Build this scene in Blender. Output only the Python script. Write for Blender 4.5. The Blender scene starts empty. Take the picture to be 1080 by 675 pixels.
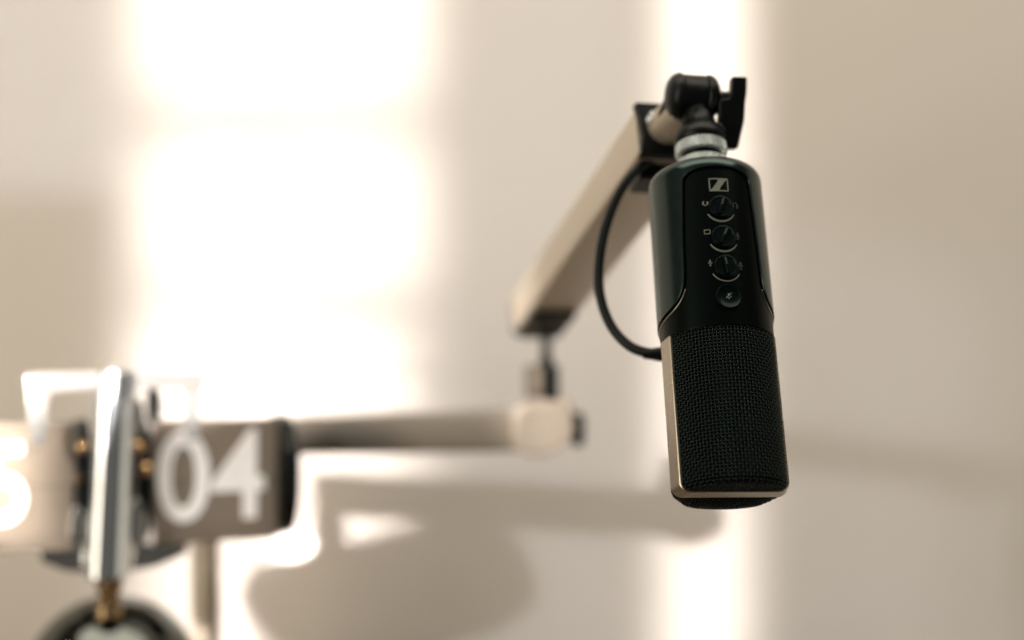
import bpy, bmesh, math, random
from mathutils import Vector, Matrix
from math import sin, cos, pi, radians, sqrt
random.seed(7)
S = bpy.context.scene
C = S.collection
F = 1500.0                      # focal length in pixels of a 1080 px wide frame (50 mm on 36 mm)
WALL = 1.22                     # metres from the camera to the wall
DESK = -0.285

def P(px, py, d):               # measured point of the photograph at a chosen depth
    return Vector(((px-540)/F*d, d, (337.5-py)/F*d))

# ------------------------------------------------------------------ materials
def mat(name, col, rough=.5, metal=0.0, spec=.5, bump=0, bscale=200, rvar=0, cvar=0, coat=0, tint=(1, 1, 1)):
    m = bpy.data.materials.new(name); m.use_nodes = True
    nt = m.node_tree; b = nt.nodes['Principled BSDF']
    b.inputs['Base Color'].default_value = (*col, 1)
    b.inputs['Roughness'].default_value = rough
    b.inputs['Metallic'].default_value = metal
    b.inputs['Specular IOR Level'].default_value = spec
    b.inputs['Coat Weight'].default_value = coat
    b.inputs['Specular Tint'].default_value = (*tint, 1)
    tc = nt.nodes.new('ShaderNodeTexCoord')
    n = nt.nodes.new('ShaderNodeTexNoise'); n.inputs['Scale'].default_value = bscale
    n.inputs['Detail'].default_value = 4
    nt.links.new(tc.outputs['Object'], n.inputs['Vector'])
    if bump:
        bp = nt.nodes.new('ShaderNodeBump'); bp.inputs['Strength'].default_value = bump
        bp.inputs['Distance'].default_value = .0004
        nt.links.new(n.outputs['Fac'], bp.inputs['Height']); nt.links.new(bp.outputs['Normal'], b.inputs['Normal'])
    n2 = nt.nodes.new('ShaderNodeTexNoise'); n2.inputs['Scale'].default_value = bscale*.15
    n2.inputs['Detail'].default_value = 6
    nt.links.new(tc.outputs['Object'], n2.inputs['Vector'])
    if rvar:
        mr = nt.nodes.new('ShaderNodeMapRange')
        mr.inputs['From Min'].default_value = .3; mr.inputs['From Max'].default_value = .7
        mr.inputs['To Min'].default_value = max(.02, rough-rvar); mr.inputs['To Max'].default_value = rough+rvar
        nt.links.new(n2.outputs['Fac'], mr.inputs['Value']); nt.links.new(mr.outputs['Result'], b.inputs['Roughness'])
    if cvar:
        mx = nt.nodes.new('ShaderNodeMix'); mx.data_type = 'RGBA'
        mx.inputs['A'].default_value = (*[c*(1-cvar) for c in col], 1)
        mx.inputs['B'].default_value = (*[min(1, c*(1+cvar)) for c in col], 1)
        nt.links.new(n2.outputs['Fac'], mx.inputs['Factor']); nt.links.new(mx.outputs['Result'], b.inputs['Base Color'])
    return m

M = dict(
    shell=mat('satin black metal', (.004, .0072, .0069), .20, 0, .60, tint=(.7, 1, .95), bump=.05, bscale=2500, rvar=.03),
    panel=mat('matte black panel', (.0007, .0014, .0013), .32, 0, .09, tint=(.7, 1, .95), bump=.06, bscale=3000, rvar=.02),
    knob=mat('black dial plastic', (.0012, .0028, .0028), .30, 0, .14, tint=(.65, 1, .95), rvar=.05, bscale=1500),
    wire=mat('black mesh wire', (.0009, .0017, .0016), .26, 0, .32, tint=(.7, 1, .93), rvar=.06, bscale=900),
    foam=mat('black foam', (.003, .004, .004), .9, 0, .1, bump=.4, bscale=900),
    band=mat('champagne metal', (.50, .44, .36), .30, 1, .5, rvar=.05, bscale=600),
    steel=mat('knurled steel', (.80, .87, .85), .26, .7, .5, rvar=.06, bscale=900),
    ink=mat('pale print', (.175, .185, .155), .6, 0, .3, cvar=.12, bscale=4000),
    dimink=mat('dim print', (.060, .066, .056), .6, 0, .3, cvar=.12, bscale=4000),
    arm=mat('shaded taupe metal', (.225, .19, .147), .42, .60, .5, bump=.03, bscale=1500, rvar=.05),  # darker tone of the arm metal, with the lower beam's shade in the colour
    beam=mat('pale taupe metal', (.56, .48, .38), .34, .40, .5, bump=.03, bscale=1500, rvar=.05, cvar=.05),
    pillar=mat('bright chrome', (.74, .77, .79), .14, .93, .5, rvar=.03, bscale=150),
    elbow=mat('light taupe metal', (.47, .40, .32), .36, .45, .5, rvar=.05, bscale=600),
    black=mat('black plastic', (.003, .0045, .0045), .33, 0, .20, bump=.05, bscale=1500, rvar=.06),
    rubber=mat('black cable rubber', (.004, .0055, .005), .42, 0, .2, rvar=.05, bscale=800),
    chrome=mat('polished chrome', (.80, .80, .78), .07, 1, .5, rvar=.02, bscale=120),
    satin=mat('satin silver', (.78, .77, .74), .22, .6, .5, rvar=.05, bscale=300),
    smoke=mat('smoked chrome', (.11, .12, .11), .12, 1, .5, rvar=.03, bscale=120),
    neck=mat('aged brass', (.42, .30, .17), .25, 1, .5, rvar=.05, bscale=300),
    brass=mat('brass', (.72, .47, .24), .22, 1, .5, rvar=.05, bscale=300),
    card=mat('brown grey card', (.21, .172, .132), .6, 0, .12, cvar=.08, bscale=150),
    digit=mat('white digit', (.88, .86, .82), .5, 0, .4, cvar=.03, bscale=200),
    wall=mat('cream painted wall', (.80, .745, .685), .75, 0, .25, bump=.12, bscale=350, cvar=.02),
    desk=mat('brown desk top', (.15, .115, .082), .5, 0, .4, bump=.1, bscale=90, cvar=.3),
)

# ------------------------------------------------------------------ helpers
def link(name, me, m, parent=None, world=False, smooth=None, bevel=0, bseg=3):
    o = bpy.data.objects.new(name, me); C.objects.link(o)
    if m: 
        me.materials.clear(); me.materials.append(m)
    if parent is not None:
        o.parent = parent
        if world:
            me.transform(WM[parent.name].inverted())
    for p in me.polygons: p.use_smooth = smooth is not None
    if smooth is not None and smooth < 3.1:
        me.set_sharp_from_angle(angle=smooth)
    if bevel:
        b = o.modifiers.new('edge', 'BEVEL'); b.width = bevel; b.segments = bseg; b.limit_method = 'ANGLE'
        b.angle_limit = radians(35); b.harden_normals = False
    return o

def obj(name, bm, m, parent=None, world=False, smooth=radians(40), bevel=0, bseg=3):
    bmesh.ops.recalc_face_normals(bm, faces=bm.faces)
    me = bpy.data.meshes.new(name); bm.to_mesh(me); bm.free()
    return link(name, me, m, parent, world, smooth, bevel, bseg)

WM = {}
def thing(name, label, cat, mw, group=None):
    o = bpy.data.objects.new(name, None); C.objects.link(o)
    o.matrix_world = mw; WM[o.name] = mw.copy()
    o.empty_display_size = .02
    o['label'] = label; o['category'] = cat
    if group: o['group'] = group
    return o

def sub(parent_obj, child):      # make child a sub-part of a part that sits at its thing's origin
    child.parent = parent_obj
    return child

def box(bm, c, size, mtx=None):
    r = bmesh.ops.create_cube(bm, size=1)['verts']
    bmesh.ops.scale(bm, vec=Vector(size), verts=r)
    bmesh.ops.translate(bm, vec=Vector(c), verts=r)
    if mtx: bmesh.ops.transform(bm, matrix=mtx, verts=r)
    return r

def lathe(bm, prof, n=64, mtx=None, wobble=None):
    """revolve (radius, z) pairs round local z; wobble(i, k) -> radius factor"""
    rings = []
    for k, (r, z) in enumerate(prof):
        if r < 1e-7:
            v = [bm.verts.new((0, 0, z))]
        else:
            v = []
            for i in range(n):
                a = 2*pi*i/n; f = wobble(i, k) if wobble else 1
                v.append(bm.verts.new((r*f*cos(a), r*f*sin(a), z)))
        rings.append(v)
    for a, b in zip(rings, rings[1:]):
        for i in range(n):
            j = (i+1) % n
            if len(a) == 1 and len(b) == 1: continue
            if len(a) == 1: bm.faces.new((a[0], b[i], b[j]))
            elif len(b) == 1: bm.faces.new((a[i], b[0], a[j]))
            else: bm.faces.new((a[i], b[i], b[j], a[j]))
    vs = [v for r in rings for v in r]
    if mtx: bmesh.ops.transform(bm, matrix=mtx, verts=vs)
    return vs

def frame(origin, zdir, xhint=(1, 0, 0)):
    z = Vector(zdir).normalized(); x = Vector(xhint); x = (x - z*x.dot(z)).normalized(); y = z.cross(x)
    m = Matrix((x, y, z)).transposed().to_4x4(); m.translation = Vector(origin)
    return m

def tube(bm, pts, r, n=12, closed=False, caps=True):
    pts = [Vector(p) for p in pts]; N = len(pts); rings = []
    prev = None
    for i, p in enumerate(pts):
        if closed: t = pts[(i+1) % N]-pts[i-1]
        else: t = pts[min(i+1, N-1)]-pts[max(i-1, 0)]
        t.normalize()
        if prev is None:
            h = Vector((0, 0, 1)) if abs(t.z) < .9 else Vector((1, 0, 0))
            x = (h-t*h.dot(t)).normalized()
        else: x = (prev-t*prev.dot(t)).normalized()
        prev = x; y = t.cross(x)
        rr = r(i) if callable(r) else r
        rings.append([bm.verts.new(p+(x*cos(2*pi*k/n)+y*sin(2*pi*k/n))*rr) for k in range(n)])
    for i in range(N if closed else N-1):
        a, b = rings[i], rings[(i+1) % N]
        for k in range(n):
            bm.faces.new((a[k], a[(k+1) % n], b[(k+1) % n], b[k]))
    if caps and not closed:
        bm.faces.new(rings[0]); bm.faces.new(rings[-1])

def spline(cp, seg=14):
    cp = [Vector(p) for p in cp]; out = []
    e = [cp[0]*2-cp[1]]+cp+[cp[-1]*2-cp[-2]]
    for i in range(1, len(e)-2):
        p0, p1, p2, p3 = e[i-1:i+3]
        for k in range(seg):
            t = k/seg
            out.append(.5*((2*p1)+(p2-p0)*t+(2*p0-5*p1+4*p2-p3)*t*t+(3*p1-p0-3*p2+p3)*t**3))
    out.append(cp[-1]); return out

def prism(bm, pts, y0, y1, mtx=None):
    """extrude a polygon of (x, z) from y0 to y1"""
    a = [bm.verts.new((x, y0, z)) for x, z in pts]; b = [bm.verts.new((x, y1, z)) for x, z in pts]
    n = len(pts)
    bm.faces.new(a); bm.faces.new(b[::-1])
    for i in range(n): bm.faces.new((a[i], b[i], b[(i+1) % n], a[(i+1) % n]))
    if mtx: bmesh.ops.transform(bm, matrix=mtx, verts=a+b)

def round_poly(pts, r, n=5):
    out = []; L = len(pts)
    for i in range(L):
        p = Vector(pts[i]); a = Vector(pts[i-1])-p; b = Vector(pts[(i+1) % L])-p
        rr = min(r, a.length*.48, b.length*.48); a.normalize(); b.normalize()
        s, e = p+a*rr, p+b*rr
        for k in range(n+1):
            t = k/n; out.append(tuple((s*(1-t)**2+p*2*t*(1-t)+e*t*t)))
    return out

# ------------------------------------------------------------------ the setting
bm = bmesh.new(); box(bm, (0, WALL+.05, .6), (7, .1, 3.6))
w = obj('wall', bm, M['wall'], smooth=None); w['kind'] = 'structure'
bm = bmesh.new(); box(bm, (-.55, (.66+WALL-.003)/2, DESK-.015), (1.4, WALL-.003-.66, .03))
d = obj('desk_top', bm, M['desk'], smooth=None, bevel=.003); d['kind'] = 'structure'

# ------------------------------------------------------------------ microphone
T0, B0 = P(741, 178, .705), P(769, 512, .65)
up = (T0-B0).normalized()
f = -(T0+B0)/2; f = (f-up*f.dot(up)).normalized(); x0 = (-f).cross(up)
front = f*cos(radians(15))+x0*sin(radians(15))
Y = -front; X = Y.cross(up)
MIC = Matrix((X, Y, up)).transposed().to_4x4(); MIC.translation = B0
mic = thing('microphone', 'black cylindrical studio microphone hanging from the boom arm with its dials facing out', 'microphone', MIC)
RC, RS, ZJ, LEN = .0267, .0277, .0685, .160

def onc(x, z, r):                # panel coordinates (metres round the barrel, height) -> point
    a = x/RC; return (r*sin(a), -r*cos(a), z)

bm = bmesh.new()
lathe(bm, [(.0215, ZJ-.0004), (.0252, ZJ-.0004), (.0252, .1475), (.021, .1535), (0, .1535)], 96)
obj('inner_shell', bm, M['foam'], mic, smooth=radians(30))

# outer shell with the arched opening that widens to the sides at its foot
wp = [(71.8, 180), (72.6, 152), (74.0, 125), (76, 104), (78, 87), (79.6, 73), (81.4, 61), (84, 52), (88, 46), (93, 43), (104, 41.6), (115, 40.5), (141, 36.5)]
def smoothint(z):
    if z <= wp[0][0]: return wp[0][1]
    for i in range(len(wp)-1):
        if wp[i][0] <= z <= wp[i+1][0]:
            p1, p2 = wp[i], wp[i+1]; p0 = wp[max(i-1, 0)]; p3 = wp[min(i+2, len(wp)-1)]
            m1 = (p2[1]-p0[1])/(p2[0]-p0[0]); m2 = (p3[1]-p1[1])/(p3[0]-p1[0])
            h = p2[0]-p1[0]; t = (z-p1[0])/h
            return (2*t**3-3*t*t+1)*p1[1]+(t**3-2*t*t+t)*h*m1+(-2*t**3+3*t*t)*p2[1]+(t**3-t*t)*h*m2
    return wp[-1][1]
def wid(z):
    zz = z*1000
    if zz <= 141: return smoothint(zz)
    if zz >= 148.4: return 0
    t = (zz-141)/7.4
    return 36.4*(1-t**2.6)**(1/2.6)
zs = [74+.25*i for i in range(60)]+[89+1.0*i for i in range(52)]+[141+7.4*sin(pi/2*k/18) for k in range(19)]
zs = sorted(set(round(z, 4) for z in zs if z <= 148.4))
rows = [(z/1000, RS, wid(z/1000)) for z in zs]
for k in range(0, 13):
    a = pi/2*k/12; rows.append((.1492+.0070*sin(a), RS-.0070+.0070*cos(a), 0))
rows.append((.1562, .012, 0)); rows.append((.1562, .009, 0))
bm = bmesh.new(); NS = 140; grid = []
for z, r, wd in rows:
    g = []
    for j in range(NS+1):
        a = radians(wd+(360-2*wd)*j/NS); g.append(bm.verts.new((r*sin(a), -r*cos(a), z)))
    grid.append(g)
for a, b in zip(grid, grid[1:]):
    for j in range(NS): bm.faces.new((a[j], a[j+1], b[j+1], b[j]))
bmesh.ops.remove_doubles(bm, verts=bm.verts, dist=1e-5)
shell = obj('body', bm, M['shell'], mic, smooth=radians(50))
so = shell.modifiers.new('thickness', 'SOLIDIFY'); so.thickness = .0018; so.offset = -1
bv = shell.modifiers.new('edge', 'BEVEL'); bv.width = .00025; bv.segments = 2; bv.limit_method = 'ANGLE'; bv.angle_limit = radians(60)

def wpanel(z):                   # the front panel keeps a narrow gap to the shell
    k = min(max((z-.078)/.012, 0), 1); k = k*k*(3-2*k)
    return max(wid(z+.0017*(1-k)+.0008*k)-1.6*k-.5, 0)
zp = [ZJ*1000, ZJ*1000+.5]+[69.6+.2*i for i in range(100)]+[89.8+1.0*i for i in range(51)]+[140.4+7.0*sin(pi/2*k/16) for k in range(17)]
zp = [z/1000 for z in zp if wpanel(z/1000) > 1]
bm = bmesh.new(); grid = []
for z in zp:
    wd = min(wpanel(z), 180)
    grid.append([bm.verts.new((RC*sin(radians(wd*(2*j/NS-1))), -RC*cos(radians(wd*(2*j/NS-1))), z)) for j in range(NS+1)])
for a, b in zip(grid, grid[1:]):
    for j in range(NS): bm.faces.new((a[j], a[j+1], b[j+1], b[j]))
bmesh.ops.remove_doubles(bm, verts=bm.verts, dist=1e-5)
panel = obj('control_panel', bm, M['panel'], mic, smooth=radians(50))
so = panel.modifiers.new('thickness', 'SOLIDIFY'); so.thickness = .0014; so.offset = -1
bv = panel.modifiers.new('edge', 'BEVEL'); bv.width = .0004; bv.segments = 2; bv.limit_method = 'ANGLE'; bv.angle_limit = radians(60)
for sg in (-1, 1):               # added bright strip for the glint on the panel's flared edge
    zz = [.0885-.0145*k/30 for k in range(31)]
    pts = [((RC+.0001)*sin(sg*radians(min(wpanel(z), 178))), -(RC+.0001)*cos(radians(min(wpanel(z), 178))), z) for z in zz]
    bm = bmesh.new(); tube(bm, pts, lambda i: .00012+.00042*(i/30)**1.3, 8)
    obj('edge_glint', bm, M['band'], mic, smooth=3.14)
# grille: black core and a true woven wire skin
prof = []
RG, CR = .0260, .0030
prof_pts = [(RG, ZJ-.0003+.0)]
def gprofile(s):                 # s runs down from the collar, round the corner, over the domed end
    H = ZJ-CR+.0042
    if s < H: return RG, ZJ-s
    s2 = s-H
    if s2 < CR*pi/2*.93:
        a = s2/CR; return RG-CR+CR*cos(a), ZJ-H-CR*sin(a)
    a = pi/2*.93
    r0, z0 = RG-CR+CR*cos(a), ZJ-H-CR*sin(a)
    r = max(r0-(s2-CR*a), 0)
    return r, z0-.0004*(1-(r/r0)**2)
SMAX = (ZJ-CR+.0042)+CR*pi/2*.93+RG-CR+CR*cos(pi/2*.93)
def bulge(x, y):                # the end swells a little behind the band
    return -.0029*sin(pi*min(max(y/.0255, 0), 1))*max(1-(x/.0255)**2, 0)
bm = bmesh.new()
core = lathe(bm, [(max(gprofile(SMAX*k/80)[0]-.0010*(k < 79), 0), gprofile(SMAX*k/80)[1]+.0010*(k > 55)) for k in range(81)], 96)
for v in core:
    if v.co.z < .001: v.co.z += bulge(v.co.x, v.co.y)
grille = obj('grille', bm, M['foam'], mic, smooth=radians(60))
bm = bmesh.new()
NV, dV, wr, am = 98, .00158, .00034, .00034
NR = int((SMAX*.80)/dV)
def gpoint(ang, s, off):
    r, z = gprofile(s); r2, z2 = gprofile(s+.0003)
    t = Vector((r2-r, z2-z)); t = t.normalized() if t.length > 1e-9 else Vector((0, -1))
    nx, nz = -t.y, t.x
    rr = r+nx*off; zz = z+nz*off
    return (rr*sin(ang), -rr*cos(ang), zz)
NRC = int((ZJ-CR+.0042+CR*1.2)/dV)
for i in range(NV):              # upright wires
    ang = 2*pi*i/NV
    pts = [gpoint(ang, .0004+dV*k/3, am*sin(pi*(k/3+i+.5))) for k in range(NRC*3+4)]
    tube(bm, pts, wr, 5, caps=False)
for k in range(NRC+1):           # rings
    s = .0004+dV*k
    pts = [gpoint(2*pi*q/(NV*3), s, -am*sin(pi*(q/3+k+.5))) for q in range(NV*3)]
    if NV % 2 == 0: tube(bm, pts, wr, 5, closed=True)
s_end = .0004+dV*(NRC+.6)
r_end = gprofile(s_end)[0]
zb = lambda r: gprofile(SMAX-r)[1] if r < SMAX else 0
pit = .0015
K = int(r_end/pit)
for k in range(-K, K+1):         # flat weave on the end
    c = k*pit; h = sqrt(max(r_end**2-c*c, 0))
    n = max(int(2*h/(pit/3)), 2)
    for ax in (0, 1):
        pts = []
        for q in range(n+1):
            u_ = -h+2*h*q/n
            ph = pi*(u_/pit+k+.5)
            off = am*sin(ph)*(1 if ax else -1)
            x_, y_ = (u_, c) if ax == 0 else (c, u_)
            pts.append((x_, y_, gprofile(SMAX-min(math.hypot(x_, y_), r_end))[1]+off+bulge(x_, y_)))
        tube(bm, pts, wr, 5, caps=False)
wv = obj('wire_mesh', bm, M['wire'], mic, smooth=3.14); sub(grille, wv)

# U-shaped metal band round the grille
bm = bmesh.new()
RB, rc, zb0, th, yb, hw = .0269, .0045, -.0053, .0015, -.0050, .0052
sec = [(-hw, 0), (-hw+.0003, .0003), (hw-.0003, .0003), (hw, 0), (hw, -th), (-hw, -th)]   # (y, outward)
def band_path(y):                # each line of the band follows the curve of the barrel
    W = sqrt(RB**2-y*y)
    q = [(-W, z) for z in (ZJ+.0002, .055, .04, .025, .012, .004)]
    q += [(-W+rc-rc*cos(a), zb0+rc-rc*sin(a)) for a in [pi/2*k/10 for k in range(11)]]
    q += [(-.008, zb0), (0, zb0)]
    return q+[(-x, z) for x, z in q[-2::-1]]
lines = []
for y, o in sec:
    q = band_path(y+yb); L = []
    for i, p in enumerate(q):
        t = (Vector(q[min(i+1, len(q)-1)])-Vector(q[max(i-1, 0)])).normalized(); nrm = Vector((t.y, -t.x))
        L.append(bm.verts.new((p[0]+nrm.x*o, y+yb, p[1]+nrm.y*o)))
    lines.append(L)
rings = list(zip(*lines))
for a, b in zip(rings, rings[1:]):
    for k in range(len(sec)): bm.faces.new((a[k], a[(k+1) % 6], b[(k+1) % 6], b[k]))
bm.faces.new(rings[0]); bm.faces.new(rings[-1])
obj('grille_band', bm, M['band'], mic, smooth=radians(35))

# dials, arcs, icons, button
def radial(z):                   # frame whose z axis leaves the panel at height z on the front line
    return frame((0, -RC, z), (0, -1, 0), (1, 0, 0))
MM = .001
def strip(bm, pts, w_, r=RC+.00012, t=.00012):
    """a printed line through panel points (mm), w_ mm wide"""
    pts = [Vector(p) for p in pts]; q = []
    for a, b in zip(pts, pts[1:]):
        n = max(1, int((b-a).length/.8))
        q += [a+(b-a)*k/n for k in range(n)]
    q.append(pts[-1]); L = []
    for i, p in enumerate(q):
        ww = w_(i/(len(q)-1)) if callable(w_) else w_
        t_ = (q[min(i+1, len(q)-1)]-q[max(i-1, 0)]).normalized(); n_ = Vector((-t_.y, t_.x))*ww/2
        a, b = p+n_, p-n_
        L.append([bm.verts.new(onc(a.x*MM, a.y*MM, r)), bm.verts.new(onc(b.x*MM, b.y*MM, r)),
                  bm.verts.new(onc(b.x*MM, b.y*MM, r-t)), bm.verts.new(onc(a.x*MM, a.y*MM, r-t))])
    for a, b in zip(L, L[1:]):
        for k in range(4): bm.faces.new((a[k], a[(k+1) % 4], b[(k+1) % 4], b[k]))
    bm.faces.new(L[0]); bm.faces.new(L[-1])
def arcpts(cx, cz, r, a0, a1, n=18):
    return [(cx+r*cos(radians(a0+(a1-a0)*k/n)), cz+r*sin(radians(a0+(a1-a0)*k/n))) for k in range(n+1)]

dz = [127.2, 111.9, 97.0]
tick_angle = [72, 66, 100]
for z, ta in zip(dz, tick_angle):
    bm = bmesh.new()
    lathe(bm, [(.0057, -.0008), (.0057, .0010), (.0054, .0014), (.0048, .0015), (.0044, .0011), (0, .0010)], 48, radial(z*MM))
    dial = obj('dial', bm, M['knob'], mic, smooth=radians(35))
    bm = bmesh.new()             # grip ridge across the dial
    fr = radial(z*MM) @ Matrix.Rotation(radians(ta), 4, 'Z')
    box(bm, (0, 0, .0017), (.0084, .0017, .0016), fr)
    sub(dial, obj('grip', bm, M['knob'], mic, bevel=.0004, bseg=2))
    bm = bmesh.new()
    box(bm, (.0022, 0, .00256), (.0034, .00050, .00012), fr)
    sub(dial, obj('pointer_line', bm, M['dimink'], mic, smooth=None))
    bm = bmesh.new()
    strip(bm, arcpts(0, z, 7.1, 208, 332), lambda t: .45+.6*sin(pi*min(1, t*1.0+.05))**.7 if z != 97.0 else .62)
    obj('scale_arc', bm, M['ink'], mic, smooth=None)
# icons
bm = bmesh.new()                 # small headphones
strip(bm, arcpts(-7.1, 129.6, 1.15, -40, -140-100+0*0, 12), .38)
strip(bm, [(-8.15, 130.3), (-8.15, 129.0)], .75); strip(bm, [(-6.05, 130.3), (-6.05, 129.0)], .75)
obj('headphone_icon', bm, M['ink'], mic, smooth=None)
bm = bmesh.new()                 # larger headphones on the other side
strip(bm, arcpts(7.3, 128.6, 1.35, 140, -70, 12), .34); strip(bm, [(6.3, 128.9), (6.3, 127.6)], .7); strip(bm, [(8.5, 128.9), (8.5, 127.6)], .7)
obj('headphone_icon', bm, M['dimink'], mic, smooth=None)
bm = bmesh.new()                 # screen outline
strip(bm, [(-8.6, 115.9), (-6.0, 115.9), (-6.0, 113.9), (-8.6, 113.9), (-8.6, 116.1)], .36)
obj('screen_icon', bm, M['ink'], mic, smooth=None)
def mic_icon(x, z, s, m):
    bm = bmesh.new()
    strip(bm, [(x, z+1.5*s), (x, z+.1*s)], lambda t: s*(.95-.35*abs(2*t-1)**3))
    strip(bm, arcpts(x, z+.5*s, .95*s, 190, 350, 10), .26*s)
    strip(bm, [(x, z-.45*s), (x, z-1.35*s)], .28*s); strip(bm, [(x-.55*s, z-1.4*s), (x+.55*s, z-1.4*s)], .26*s)
    return obj('microphone_icon', bm, m, mic, smooth=None)
mic_icon(7.2, 112.9, 1.1, M['dimink'])
mic_icon(-7.1, 99.2, 1.0, M['ink'])
mic_icon(7.4, 97.9, 1.25, M['dimink'])
# emblem: a slanted bold wave in a rectangular frame
bm = bmesh.new()
strip(bm, [(-4.4, 142.0), (4.4, 142.0), (4.4, 135.8), (-4.4, 135.8), (-4.4, 142.25)], .55)
def poly(bm, pts, r):
    v = [bm.verts.new(onc(x*MM, z*MM, r)) for x, z in pts]; w2 = [bm.verts.new(onc(x*MM, z*MM, r-.00012)) for x, z in pts]
    bm.faces.new(v); n = len(v)
    for i in range(n): bm.faces.new((v[i], v[(i+1) % n], w2[(i+1) % n], w2[i]))
for k in range(12):              # the S wave built of narrow slices so that it follows the barrel
    def edge(t):                 # t from bottom 0 to top 1: left and right x of the wave
        z = 135.9+6.0*t
        sm = t*t*(3-2*t)
        l = -3.3+3.1*sm; r = .2+3.1*sm
        if t > .72: r += ((t-.72)/.28)**2*1.4
        if t < .28: l -= ((.28-t)/.28)**2*1.4
        return z, max(l, -4.3), min(r, 4.3)
    (z1, l1, r1), (z2, l2, r2) = edge(k/12), edge((k+1)/12)
    n = 3
    for q in range(n):
        A = l1+(r1-l1)*q/n; B = l1+(r1-l1)*(q+1)/n; Cc = l2+(r2-l2)*(q+1)/n; D = l2+(r2-l2)*q/n
        poly(bm, [(A, z1), (B, z1), (Cc, z2), (D, z2)], RC+.00014)
obj('emblem', bm, M['ink'], mic, smooth=None)
# mute button
bm = bmesh.new()
lathe(bm, [(.0060, -.0008), (.0060, .0006), (.0056, .0011), (.0052, .0009), (.0046, .0005), (.0025, .0003), (0, .0002)], 48, radial(.0822))
mute = obj('mute_button', bm, M['knob'], mic, smooth=radians(40))
bm = bmesh.new()
strip(bm, [(.1, 83.6), (.1, 82.3)], .9, RC+.0005); strip(bm, arcpts(.1, 82.6, 1.1, 190, 350, 10), .28, RC+.0005)
strip(bm, [(.1, 81.5), (.1, 80.7)], .3, RC+.0005); strip(bm, [(1.5, 83.9), (-1.3, 81.2)], .3, RC+.00056)
sub(mute, obj('microphone_icon', bm, M['ink'], mic, smooth=None))
# knurled rings on the top
kn = lambda i, k: 1+(.026 if i % 2 else -.022)
bm = bmesh.new()
lathe(bm, [(0, .1550), (.0121, .1550), (.0121, .1565), (.0124, .1570), (.0124, .1636), (.0119, .1641), (0, .1641)], 110, wobble=lambda i, k: kn(i, k) if 2 <= k <= 4 else 1)
obj('threaded_collar', bm, M['steel'], mic, smooth=radians(20))
bm = bmesh.new(); lathe(bm, [(.0100, .1630), (.0100, .1690)], 48); obj('thread', bm, M['black'], mic)
bm = bmesh.new()
lathe(bm, [(0, .1676), (.0120, .1676), (.0125, .1680), (.0125, .1730), (.0121, .1736), (0, .1736)], 110, wobble=lambda i, k: kn(i, k) if 2 <= k <= 3 else 1)
obj('lock_ring', bm, M['steel'], mic, smooth=radians(20))
# socket on the back that takes the cable
sock = MIC.inverted() @ P(711, 373.5, .7105)

# ------------------------------------------------------------------ boom arm
bx, bd = (217-540)/F*1.10, 1.10
arm = thing('boom_arm', 'taupe metal boom arm with two beams, its black swivel clamp holding the microphone', 'boom arm', Matrix.Translation((bx, bd, DESK)))
A1, A2 = P(567, 331, 1.0), P(706, 140, .748)
dd = (A2-A1).normalized()
UA = frame(A1, dd, (1, .2, 0)); LU = (A2-A1).length      # local z along the beam, x to the right, y = z cross x
Wd, Ht = .036, .027
bm = bmesh.new()
sgn = 1 if (UA.to_3x3() @ Vector((0, 1, 0))).z > 0 else -1
sect = round_poly([(-Wd/2, -Ht/2), (Wd/2, -Ht/2), (Wd/2, Ht/2), (-Wd/2, Ht/2)], .003, 4)
a_ = [[bm.verts.new(UA @ Vector((x, y, zz))) for x, y in sect] for zz in (0.0, LU)]
n = len(sect)
for i in range(n): bm.faces.new((a_[0][i], a_[0][(i+1) % n], a_[1][(i+1) % n], a_[1][i]))
bm.faces.new(a_[0]); bm.faces.new(a_[1])
obj('upper_beam', bm, M['beam'], arm, True, smooth=radians(30))
# dark end caps, hollowed on their outer side
bm = bmesh.new()
cap = [(-Wd/2-.001, Ht/2+.001), (Wd/2+.001, Ht/2+.001), (Wd/2+.001, -Ht/2-.002), (-Wd/2-.001, -Ht/2-.002), (-Wd/2+.0015, -.004), (-Wd/2+.0012, .004)]
cap = [(x, y*sgn) for x, y in cap]
capa = [[bm.verts.new(UA @ Vector((x, y, zz))) for x, y in cap] for zz in (LU-.001, LU+.005)]
n = len(cap)
for i in range(n): bm.faces.new((capa[0][i], capa[0][(i+1) % n], capa[1][(i+1) % n], capa[1][i]))
bm.faces.new(capa[0]); bm.faces.new(capa[1])
obj('end_cap', bm, M['black'], arm, True, bevel=.0008, bseg=2)
bm = bmesh.new()
box(bm, (0, 0, -.004), (Wd-.002, Ht-.002, .012), UA)
box(bm, (0, -sgn*(Ht/2+.0015), .020), (Wd-.006, .005, .046), UA)
obj('end_cap', bm, M['black'], arm, True, bevel=.001, bseg=2)
# cable clip under the near end
bm = bmesh.new(); box(bm, (.0, -sgn*(Ht/2+.004), LU-.020), (.030, .009, .020), UA)
obj('cable_clip', bm, M['black'], arm, True, bevel=.0015)
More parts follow.
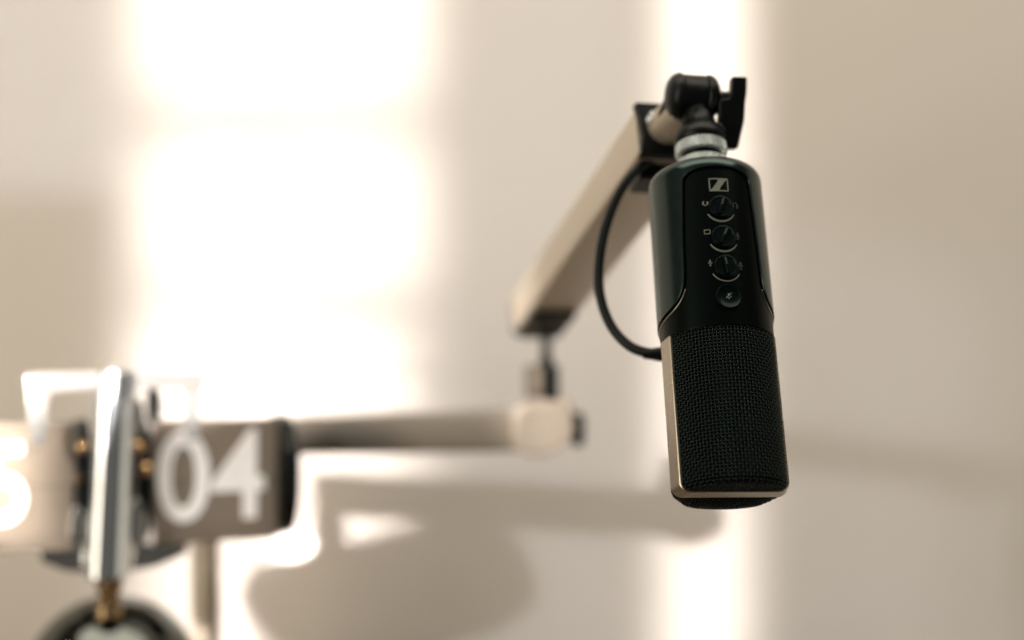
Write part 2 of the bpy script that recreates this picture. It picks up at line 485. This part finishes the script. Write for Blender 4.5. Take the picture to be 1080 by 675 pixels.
# swivel barrel, knuckle, neck
KN = MIC @ Vector((-.0022, 0, .2005))
bdir = (P(729, 108, .716)-P(700, 136, .748)).normalized()
b0 = P(699, 137, .747)
bm = bmesh.new()
lathe(bm, [(0, -.004), (.0098, -.004), (.0104, -.003), (.0104, .014), (.0097, .016), (.0097, .030), (0, .030)], 48, frame(b0, bdir))
brl = obj('swivel_barrel', bm, M['elbow'], arm, True, smooth=radians(35))
bm = bmesh.new(); lathe(bm, [(0, -.002), (.0034, -.002), (.0034, .0008), (.0022, .0012), (.0018, .0002), (0, .0002)], 20, frame(b0+bdir*.007+Vector((-.0092, -.0036, .0035)), (-.88, -.35, .33)))
sub(brl, obj('screw', bm, M['steel'], arm, True))
kx = Vector((.985, .12, -.06)).normalized()           # hinge axis of the knuckle, left to right
KF = frame(KN, kx, up)                                # local z = hinge axis, x = up the microphone
bm = bmesh.new()
lathe(bm, [(0, -.0062), (.0106, -.0062), (.0111, -.0056), (.0111, .0056), (.0106, .0062), (0, .0062)], 48, KF)
# bridge from the centre drum down to the neck
lathe(bm, [(.0080, .1800), (.0077, .1880), (.0074, .198)], 40, MIC @ Matrix.Translation((-.0011, 0, 0)))
obj('knuckle', bm, M['black'], arm, True, smooth=radians(35))
for s in (-1, 1):
    bm = bmesh.new()
    pr = [(0, s*.0064), (.0112, s*.0064), (.0118, s*.0071), (.0116, s*.0088), (.0100, s*.0112), (.0070, s*.0130), (.003, s*.0139), (0, s*.0140)]
    lathe(bm, pr, 48, KF)
    # prong running back to the barrel
    c0 = KN+kx*s*.0085; c1 = b0+bdir*.018+kx*s*.004
    tube(bm, [c0, c0.lerp(c1, .5), c1], lambda i: (.0048, .0055, .006)[i], 12)
    obj('knuckle_cheek', bm, M['black'], arm, True, smooth=radians(40))
bm = bmesh.new()
lathe(bm, [(0, .1738), (.0127, .1738), (.0131, .1744), (.0131, .1772), (.0120, .1800), (.0104, .1824), (.0088, .1842), (.0079, .188), (.0077, .190)], 56, MIC)
obj('mount_flange', bm, M['black'], arm, True, smooth=radians(35))
# wing lever of the clamp
LV = Matrix.Identity(4)
dL = .7135
def lp(px, py): 
    p = P(px, py, dL); return (p.x, p.z)
out = [lp(*q) for q in ((770.5, 82), (786.5, 82.5), (786, 100), (784.5, 108), (783.5, 128), (776.5, 158), (760, 157), (761, 147), (764, 138), (762, 132), (757, 128), (757, 108), (761, 105), (768, 105), (769.5, 100))]
bm = bmesh.new(); prism(bm, round_poly(out, .0012, 3), dL-.0045, dL+.0045)
lev = obj('wing_lever', bm, M['black'], arm, True, bevel=.0007, bseg=2)
bm = bmesh.new(); lathe(bm, [(0, .010), (.0042, .010), (.0042, .0215), (0, .0215)], 24, KF)
obj('clamp_bolt', bm, M['black'], arm, True)

# joint between the beams
J = P(576, 400, 1.035)
bm = bmesh.new()
zt, zc0, zc1 = P(577, 338, 1.03).z, P(577, 385, 1.035).z, P(577, 421, 1.035).z
mz = Matrix.Translation((J.x, J.y, 0))
lathe(bm, [(0, zt), (.0036, zt), (.0036, zc0+.006), (.0052, zc0+.004), (.0062, zc0), (.0062, zc0-.001)], 32, mz)
obj('pivot_stem', bm, M['black'], arm, True)
bm = bmesh.new()
nrib = 6; pr = [(0, zc0)]
for k in range(nrib):
    z0 = zc0+(zc1-zc0)*k/nrib; z1 = zc0+(zc1-zc0)*(k+1)/nrib
    pr += [(.0115, z0), (.0134, z0*.7+z1*.3), (.0134, z0*.4+z1*.6), (.0115, z0*.15+z1*.85)]
pr.append((0, zc1))
lathe(bm, pr, 40, Matrix.Translation((P(571.5, 400, 1.035).x, J.y, 0)))
obj('ribbed_collar', bm, M['arm'], arm, True, smooth=radians(40))
bm = bmesh.new()
box(bm, (P(581, 400, 1.02).x, 1.0265, (zc0+zc1)/2), (.0105, .012, (zc0-zc1)*.98))
obj('pivot_latch', bm, M['black'], arm, True, bevel=.002)
# lower beam, tapering away to the post
Rr, Ll = P(560, 452.5, 1.04), P(214, 462.0, 1.10)
ld = (Ll-Rr).normalized(); LA = frame(Rr, ld, (0, 0, 1)); LL = (Ll-Rr).length    # local x = up
bm = bmesh.new(); rings = []
for zz, h, dpt in ((-.006, .0305, .030), (LL*.5, .0285, .030), (LL, .0262, .028)):
    rings.append([bm.verts.new(LA @ Vector((a, b, zz))) for a, b in round_poly([(-h/2, -dpt/2), (h/2, -dpt/2), (h/2, dpt/2), (-h/2, dpt/2)], .0035, 4)])
n = len(rings[0])
for a, b in zip(rings, rings[1:]):
    for i in range(n): bm.faces.new((a[i], a[(i+1) % n], b[(i+1) % n], b[i]))
bm.faces.new(rings[0]); bm.faces.new(rings[-1])
obj('lower_beam', bm, M['arm'], arm, True, smooth=radians(30))
# rounded elbow block and its knob
def ep(px, py):
    p = P(px, py, 1.035); return (p.x, p.z)
bm = bmesh.new()
prism(bm, round_poly([ep(*q) for q in ((541, 432), (556, 421.5), (598, 420), (603, 426), (605, 462), (590, 473), (572, 480.5), (558, 479), (541, 472))], .006, 5), 1.018, 1.052)
obj('elbow_block', bm, M['elbow'], arm, True, smooth=radians(30), bevel=.005, bseg=4)
bm = bmesh.new()
kc = P(600, 453, 1.035)
lathe(bm, [(0, -.002), (.0085, -.002), (.0085, .002), (.0118, .003), (.0122, .004), (.0118, .010), (.0095, .0115), (0, .0118)], 40, frame(kc, (1, -.1, 0), (0, 0, 1)), wobble=lambda i, k: 1+(.03 if i % 4 < 2 else -.02) if 3 <= k <= 5 else 1)
obj('elbow_knob', bm, M['black'], arm, True)
# post standing on the desk
bm = bmesh.new()
ztop = P(217, 446, 1.10).z-DESK
lathe(bm, [(0, .0), (.030, .0), (.030, .006), (.027, .009), (.0120, .010), (.0115, .012), (.0115, ztop), (.0105, ztop+.002), (0, ztop+.002)], 48)
obj('post', bm, M['beam'], arm, smooth=radians(35))

# ------------------------------------------------------------------ cable
cps = [P(712, 374, .712), P(690, 373.5, .712), P(664, 365, .716), P(643, 341, .722), P(632, 305, .728), P(634, 262, .733), P(645, 222, .738), P(661, 191, .742), P(681, 172, .748), P(700, 163, .757)]
bm = bmesh.new(); tube(bm, spline(cps, 16), .0026, 14)
cab = obj('cable', bm, M['rubber'], smooth=3.14)
cab['label'] = 'thin black cable looping from the boom arm down to the back of the microphone'; cab['category'] = 'cable'
bm = bmesh.new()
lathe(bm, [(0, -.006), (.0036, -.006), (.0036, .008), (.0028, .012), (.0024, .016)], 24, frame(cps[0], cps[1]-cps[0]))
plug = obj('plug', bm, M['black']); plug.parent = cab

# ------------------------------------------------------------------ flip clock
dc = .965
CK = Matrix.Translation(((118-540)/F*dc, dc, DESK)) @ Matrix.Rotation(radians(20), 4, 'Z')
clock = thing('flip_clock', 'chrome flip clock on a round domed foot, its two brown cards reading 5 and 04', 'clock', CK)
def cz(py): return (337.5-py)/F*dc-DESK
zax = cz(507)
bm = bmesh.new()
pr = [(0, 0), (.060, 0), (.061, .003), (.060, .008), (.0575, .012)]
zc = .040; R_ = .058
pr += [(R_*cos(a), zc+R_*sin(a)) for a in [radians(-25+115*k/24) for k in range(25)]]
pr[-1] = (0, zc+R_)
lathe(bm, pr, 72)
obj('base', bm, M['smoke'], clock, smooth=radians(40))
bm = bmesh.new()
lathe(bm, [(0, .090), (.009, .090), (.009, .098), (.0065, .100), (.0065, .106), (.0086, .109), (.0086, .113), (.0062, .1155), (.0062, .119), (0, .119)], 36, Matrix.Translation((-.004, -.030, 0)))
obj('neck', bm, M['neck'], clock, smooth=radians(40))
# pillar: an oval chrome column, a little wider and leaning at the foot
bm = bmesh.new(); rings = []
for k in range(13):
    t = k/12; z = .117+(cz(388)-.117)*t
    rx, ry, cx = .0136-.0008*t, .0125, -.0055+.0060*t
    if k == 12: rx -= .001; ry -= .001
    rings.append([bm.verts.new((cx+rx*(abs(cos(a))**.9)*(1 if cos(a) > 0 else -1), -.036+ry*(abs(sin(a))**.9)*(1 if sin(a) > 0 else -1), z)) for a in [2*pi*i/48 for i in range(48)]])
for a, b in zip(rings, rings[1:]):
    for i in range(48): bm.faces.new((a[i], a[(i+1) % 48], b[(i+1) % 48], b[i]))
bm.faces.new(rings[0]); bm.faces.new(rings[-1])
obj('pillar', bm, M['pillar'], clock, smooth=radians(50), bevel=.0012)
# top bracket and its two prongs
zt1, zt0 = cz(391), cz(409)
bm = bmesh.new()
prism(bm, round_poly([(-.056, zt0), (-.056, zt1), (-.010, zt1+.0005), (-.010, zt0)], .003), -.042, -.030)
prism(bm, round_poly([(.012, zt0), (.012, zt1+.0005), (.058, zt1), (.058, zt0)], .003), -.042, -.030)
obj('bracket', bm, M['satin'], clock, smooth=radians(30), bevel=.002)
for s in (-1, 1):
    bm = bmesh.new()
    x = s*.0485
    prism(bm, round_poly([(x-.0072, zt0+.004), (x+.0072, zt0+.004), (x+.0042, cz(462)), (x-.0042, cz(462))], .002), -.0400, -.0365)
    obj('prong', bm, M['satin'], clock, smooth=radians(30), bevel=.0008)
zb1, zb0_ = cz(574), cz(592)
bm = bmesh.new()
prism(bm, round_poly([(-.047, zb1), (-.014, zb1), (-.010, zb0_-.006), (-.030, zb0_-.004), (-.047, zb0_+.004)], .003), -.008, .010)
prism(bm, round_poly([(.010, zb0_-.006), (.014, zb1), (.050, zb1), (.050, zb0_+.004), (.030, zb0_-.004)], .003), -.008, .010)
obj('lower_bracket', bm, M['chrome'], clock, smooth=radians(30), bevel=.002)
def text_mesh(body, size, off):
    cu = bpy.data.curves.new('digits', 'FONT'); cu.body = body; cu.size = size; cu.offset = off
    cu.extrude = .0006; cu.align_x = 'CENTER'; cu.align_y = 'CENTER'; cu.resolution_u = 6
    o = bpy.data.objects.new('digits', cu); C.objects.link(o)
    me = bpy.data.meshes.new_from_object(o.evaluated_get(bpy.context.evaluated_depsgraph_get()))
    bpy.data.objects.remove(o); bpy.data.curves.remove(cu)
    return me
CH = .0835
ycard = -.022
def drum(s, txt, x0, x1):
    xa, xb = s*x0, s*x1
    xm = (xa+xb)/2; wdt = abs(xb-xa)
    for nm, za, zb in (('upper_flap', zax+.0003, zax+CH/2), ('lower_flap', zax-CH/2, zax-.0003)):
        bm = bmesh.new()
        prism(bm, round_poly([(xm-wdt/2, za), (xm+wdt/2, za), (xm+wdt/2, zb), (xm-wdt/2, zb)], .002), ycard, ycard+.0008)
        o = obj(nm, bm, M['card'], clock, smooth=None)
    me = text_mesh(txt, .0845 if len(txt) > 1 else .076, .0013 if len(txt) > 1 else .0004)
    me.transform(Matrix.Translation((xm-.0035*(len(txt) > 1), ycard-.0007, zax)) @ Matrix.Rotation(pi/2, 4, 'X') @ Matrix.Diagonal((.88, 1, 1, 1)))
    link('digits', me, M['digit'], clock, smooth=None)
    # leaves waiting behind the shown card
    bm = bmesh.new()
    for k in range(14):
        a = radians(-80+160*k/13)
        r = Matrix.Translation((xm, 0.004, zax)) @ Matrix.Rotation(a, 4, 'X')
        box(bm, (0, .024, 0), (wdt-.006, .030, .0007), r)
    obj('spare_flap', bm, M['card'], clock, smooth=None)['kind'] = 'stuff'
    ax = Vector((1, 0, 0))
    bm = bmesh.new(); lathe(bm, [(0, 0), (.012, 0), (.012, wdt), (0, wdt)], 32, frame((min(xa, xb), .004, zax), ax, (0, 0, 1)))
    obj('drum', bm, M['black'], clock)
    for e, thick in ((x0-.012, .010), (x1+.0015, .012)):
        bm = bmesh.new(); xs = min(s*e, s*(e+thick))
        lathe(bm, [(0, 0), (.0400, 0), (.0415, .0012), (.0415, thick-.0012), (.0400, thick), (0, thick)], 72, frame((xs, .004, zax), ax, (0, 0, 1)),
              wobble=lambda i, k: 1+(.015 if i % 4 < 2 else -.01) if 1 <= k <= 4 else 1)
        obj('drum_wheel', bm, M['black'], clock)
drum(1, '04', .0255, .1085)
drum(-1, '5', .0265, .1095)
for (px, py, r_) in ((143, 470, .0042), (152, 493, .0042), (84, 468, .0035), (80, 500, .003)):
    bm = bmesh.new()
    p = CK.inverted() @ P(px, py, .953)
    lathe(bm, [(0, -.004), (r_, -.004), (r_, .001), (r_*.7, .0024), (0, .003)], 20, frame((p.x, -.036, p.z), (0, -1, 0)))
    obj('screw', bm, M['brass'], clock)
for (px, py, hh) in ((160, 425, .014), (141, 437, .012), (142, 549, .017), (79, 550, .014)):
    bm = bmesh.new(); p = CK.inverted() @ P(px, py, .953)
    pts = [(p.x+.0052*cos(a), p.z+hh*sin(a)) for a in [2*pi*k/28 for k in range(28)]]
    prism(bm, pts, -.037, -.031)
    obj('bracket_plate', bm, M['chrome'], clock, bevel=.0015)

# ------------------------------------------------------------------ light
def beam_lamp(name, x0, x1, y0, y1, watt_m2, spread, slope=(.67, .485), col=(1, .93, .83), t=2.3, depth=WALL):
    """one pane of a window far to the left behind the camera, or an added beam on the clock: lights the stated stretch with almost parallel rays"""
    Wc = P((x0+x1)/2, (y0+y1)/2, depth)
    D = Vector((slope[0], 1, -slope[1])).normalized()
    ex = D.cross(Vector((0, 0, 1))).normalized(); ey = ex.cross(D)
    w_ = (x1-x0)/F*depth; h_ = (y1-y0)/F*depth
    L = bpy.data.lights.new(name, 'AREA'); L.shape = 'RECTANGLE'
    L.size = w_/sqrt(1+slope[0]**2); L.size_y = h_*sqrt(1+slope[0]**2)/sqrt(1+slope[0]**2+slope[1]**2)
    L.spread = radians(spread); L.color = col
    L.energy = watt_m2*L.size*L.size_y
    o = bpy.data.objects.new(name, L); C.objects.link(o)
    m = Matrix((ex, ey, -D)).transposed().to_4x4(); m.translation = Wc-D*t
    o.matrix_world = m
    return o
SUN, SOFT = 6.2, .84
WARM, PALE = (1, .93, .89), (.90, .93, 1)
beam_lamp('pane_or_fill', 152, 440, -80, 108, SUN, 2.4, (.67, 0), WARM)
beam_lamp('pane_or_fill', 152, 440, 146, 304, SUN, 2.4, (.67, 0), WARM)
beam_lamp('pane_or_fill', 152, 440, 338, 440, SUN*.6, 2.4, (.67, 0), WARM)
beam_lamp('pane_or_fill', 164, 430, 352, 760, SUN, 3.0, col=WARM)
beam_lamp('sunlit_gap', 714, 774, -160, 860, SUN*1.3, 2.4, col=WARM)
beam_lamp('pane_or_fill', -55, 76, 444, 572, 34, 1.0, col=WARM, depth=.955)  # added beam that brightens only the hour card
beam_lamp('pane_or_fill', 158, 284, 442, 568, 1.3, 1.0, (-.15, .25), col=WARM, depth=.965)  # added soft beam to lift the minute card and its digits
beam_lamp('pane_or_fill', 36, 226, 388, 440, 9, 1.0, (.03, .1), col=WARM, depth=.94)  # added beam to whiten the top bracket and prongs
beam_lamp('curtain_light', -300, 139, -400, 200, SOFT*.95, 1.6, (.67, 0), PALE)
beam_lamp('curtain_light', 139, 720, -500, 900, SOFT, 4.2, col=PALE)
beam_lamp('curtain_light', 720, 1060, 260, 1000, SOFT*.55, 4.5, col=PALE)
def fill_light(loc, aim, sx, sy, e, col):
    fl = bpy.data.lights.new('room_fill', 'AREA'); fl.shape = 'RECTANGLE'; fl.size = sx; fl.size_y = sy
    fl.energy = e; fl.color = col
    fo = bpy.data.objects.new('room_fill', fl); C.objects.link(fo)
    fo.location = loc; fo.rotation_euler = (Vector(aim)-fo.location).to_track_quat('-Z', 'Y').to_euler()
fill_light((-2.6, -1.1, .15), (.1, WALL, -.1), 1.5, 2.4, 46, (1, .88, .70))  # soft light from the window side, on the left behind the camera
fill_light((1.9, .55, -.75), (.1, WALL, -.35), 1.5, 1.1, 4, (1, .90, .74))  # added low fill from the right, lightens the wall
fill_light((.1, .40, 1.9), (.1, WALL, -.5), 3.4, 1.2, 46, (1, .91, .77))  # added overhead fill to lift the shadows on the wall

wd = bpy.data.worlds.new('World'); S.world = wd; wd.use_nodes = True
bg = wd.node_tree.nodes['Background']; bg.inputs['Color'].default_value = (.9, .85, .74, 1); bg.inputs['Strength'].default_value = .09

# ------------------------------------------------------------------ camera
cam = bpy.data.cameras.new('camera'); co = bpy.data.objects.new('camera', cam); C.objects.link(co)
co.rotation_euler = (pi/2, 0, 0); cam.lens = 50; cam.sensor_width = 36; cam.clip_start = .01; cam.clip_end = 100
cam.dof.use_dof = True; cam.dof.focus_distance = .652; cam.dof.aperture_fstop = 2.3
S.camera = co
S.view_settings.view_transform = 'Standard'; S.view_settings.look = 'None'
S.view_settings.exposure = 0; S.view_settings.gamma = 1; S.view_settings.use_curve_mapping = False
S.cycles.use_denoising = True
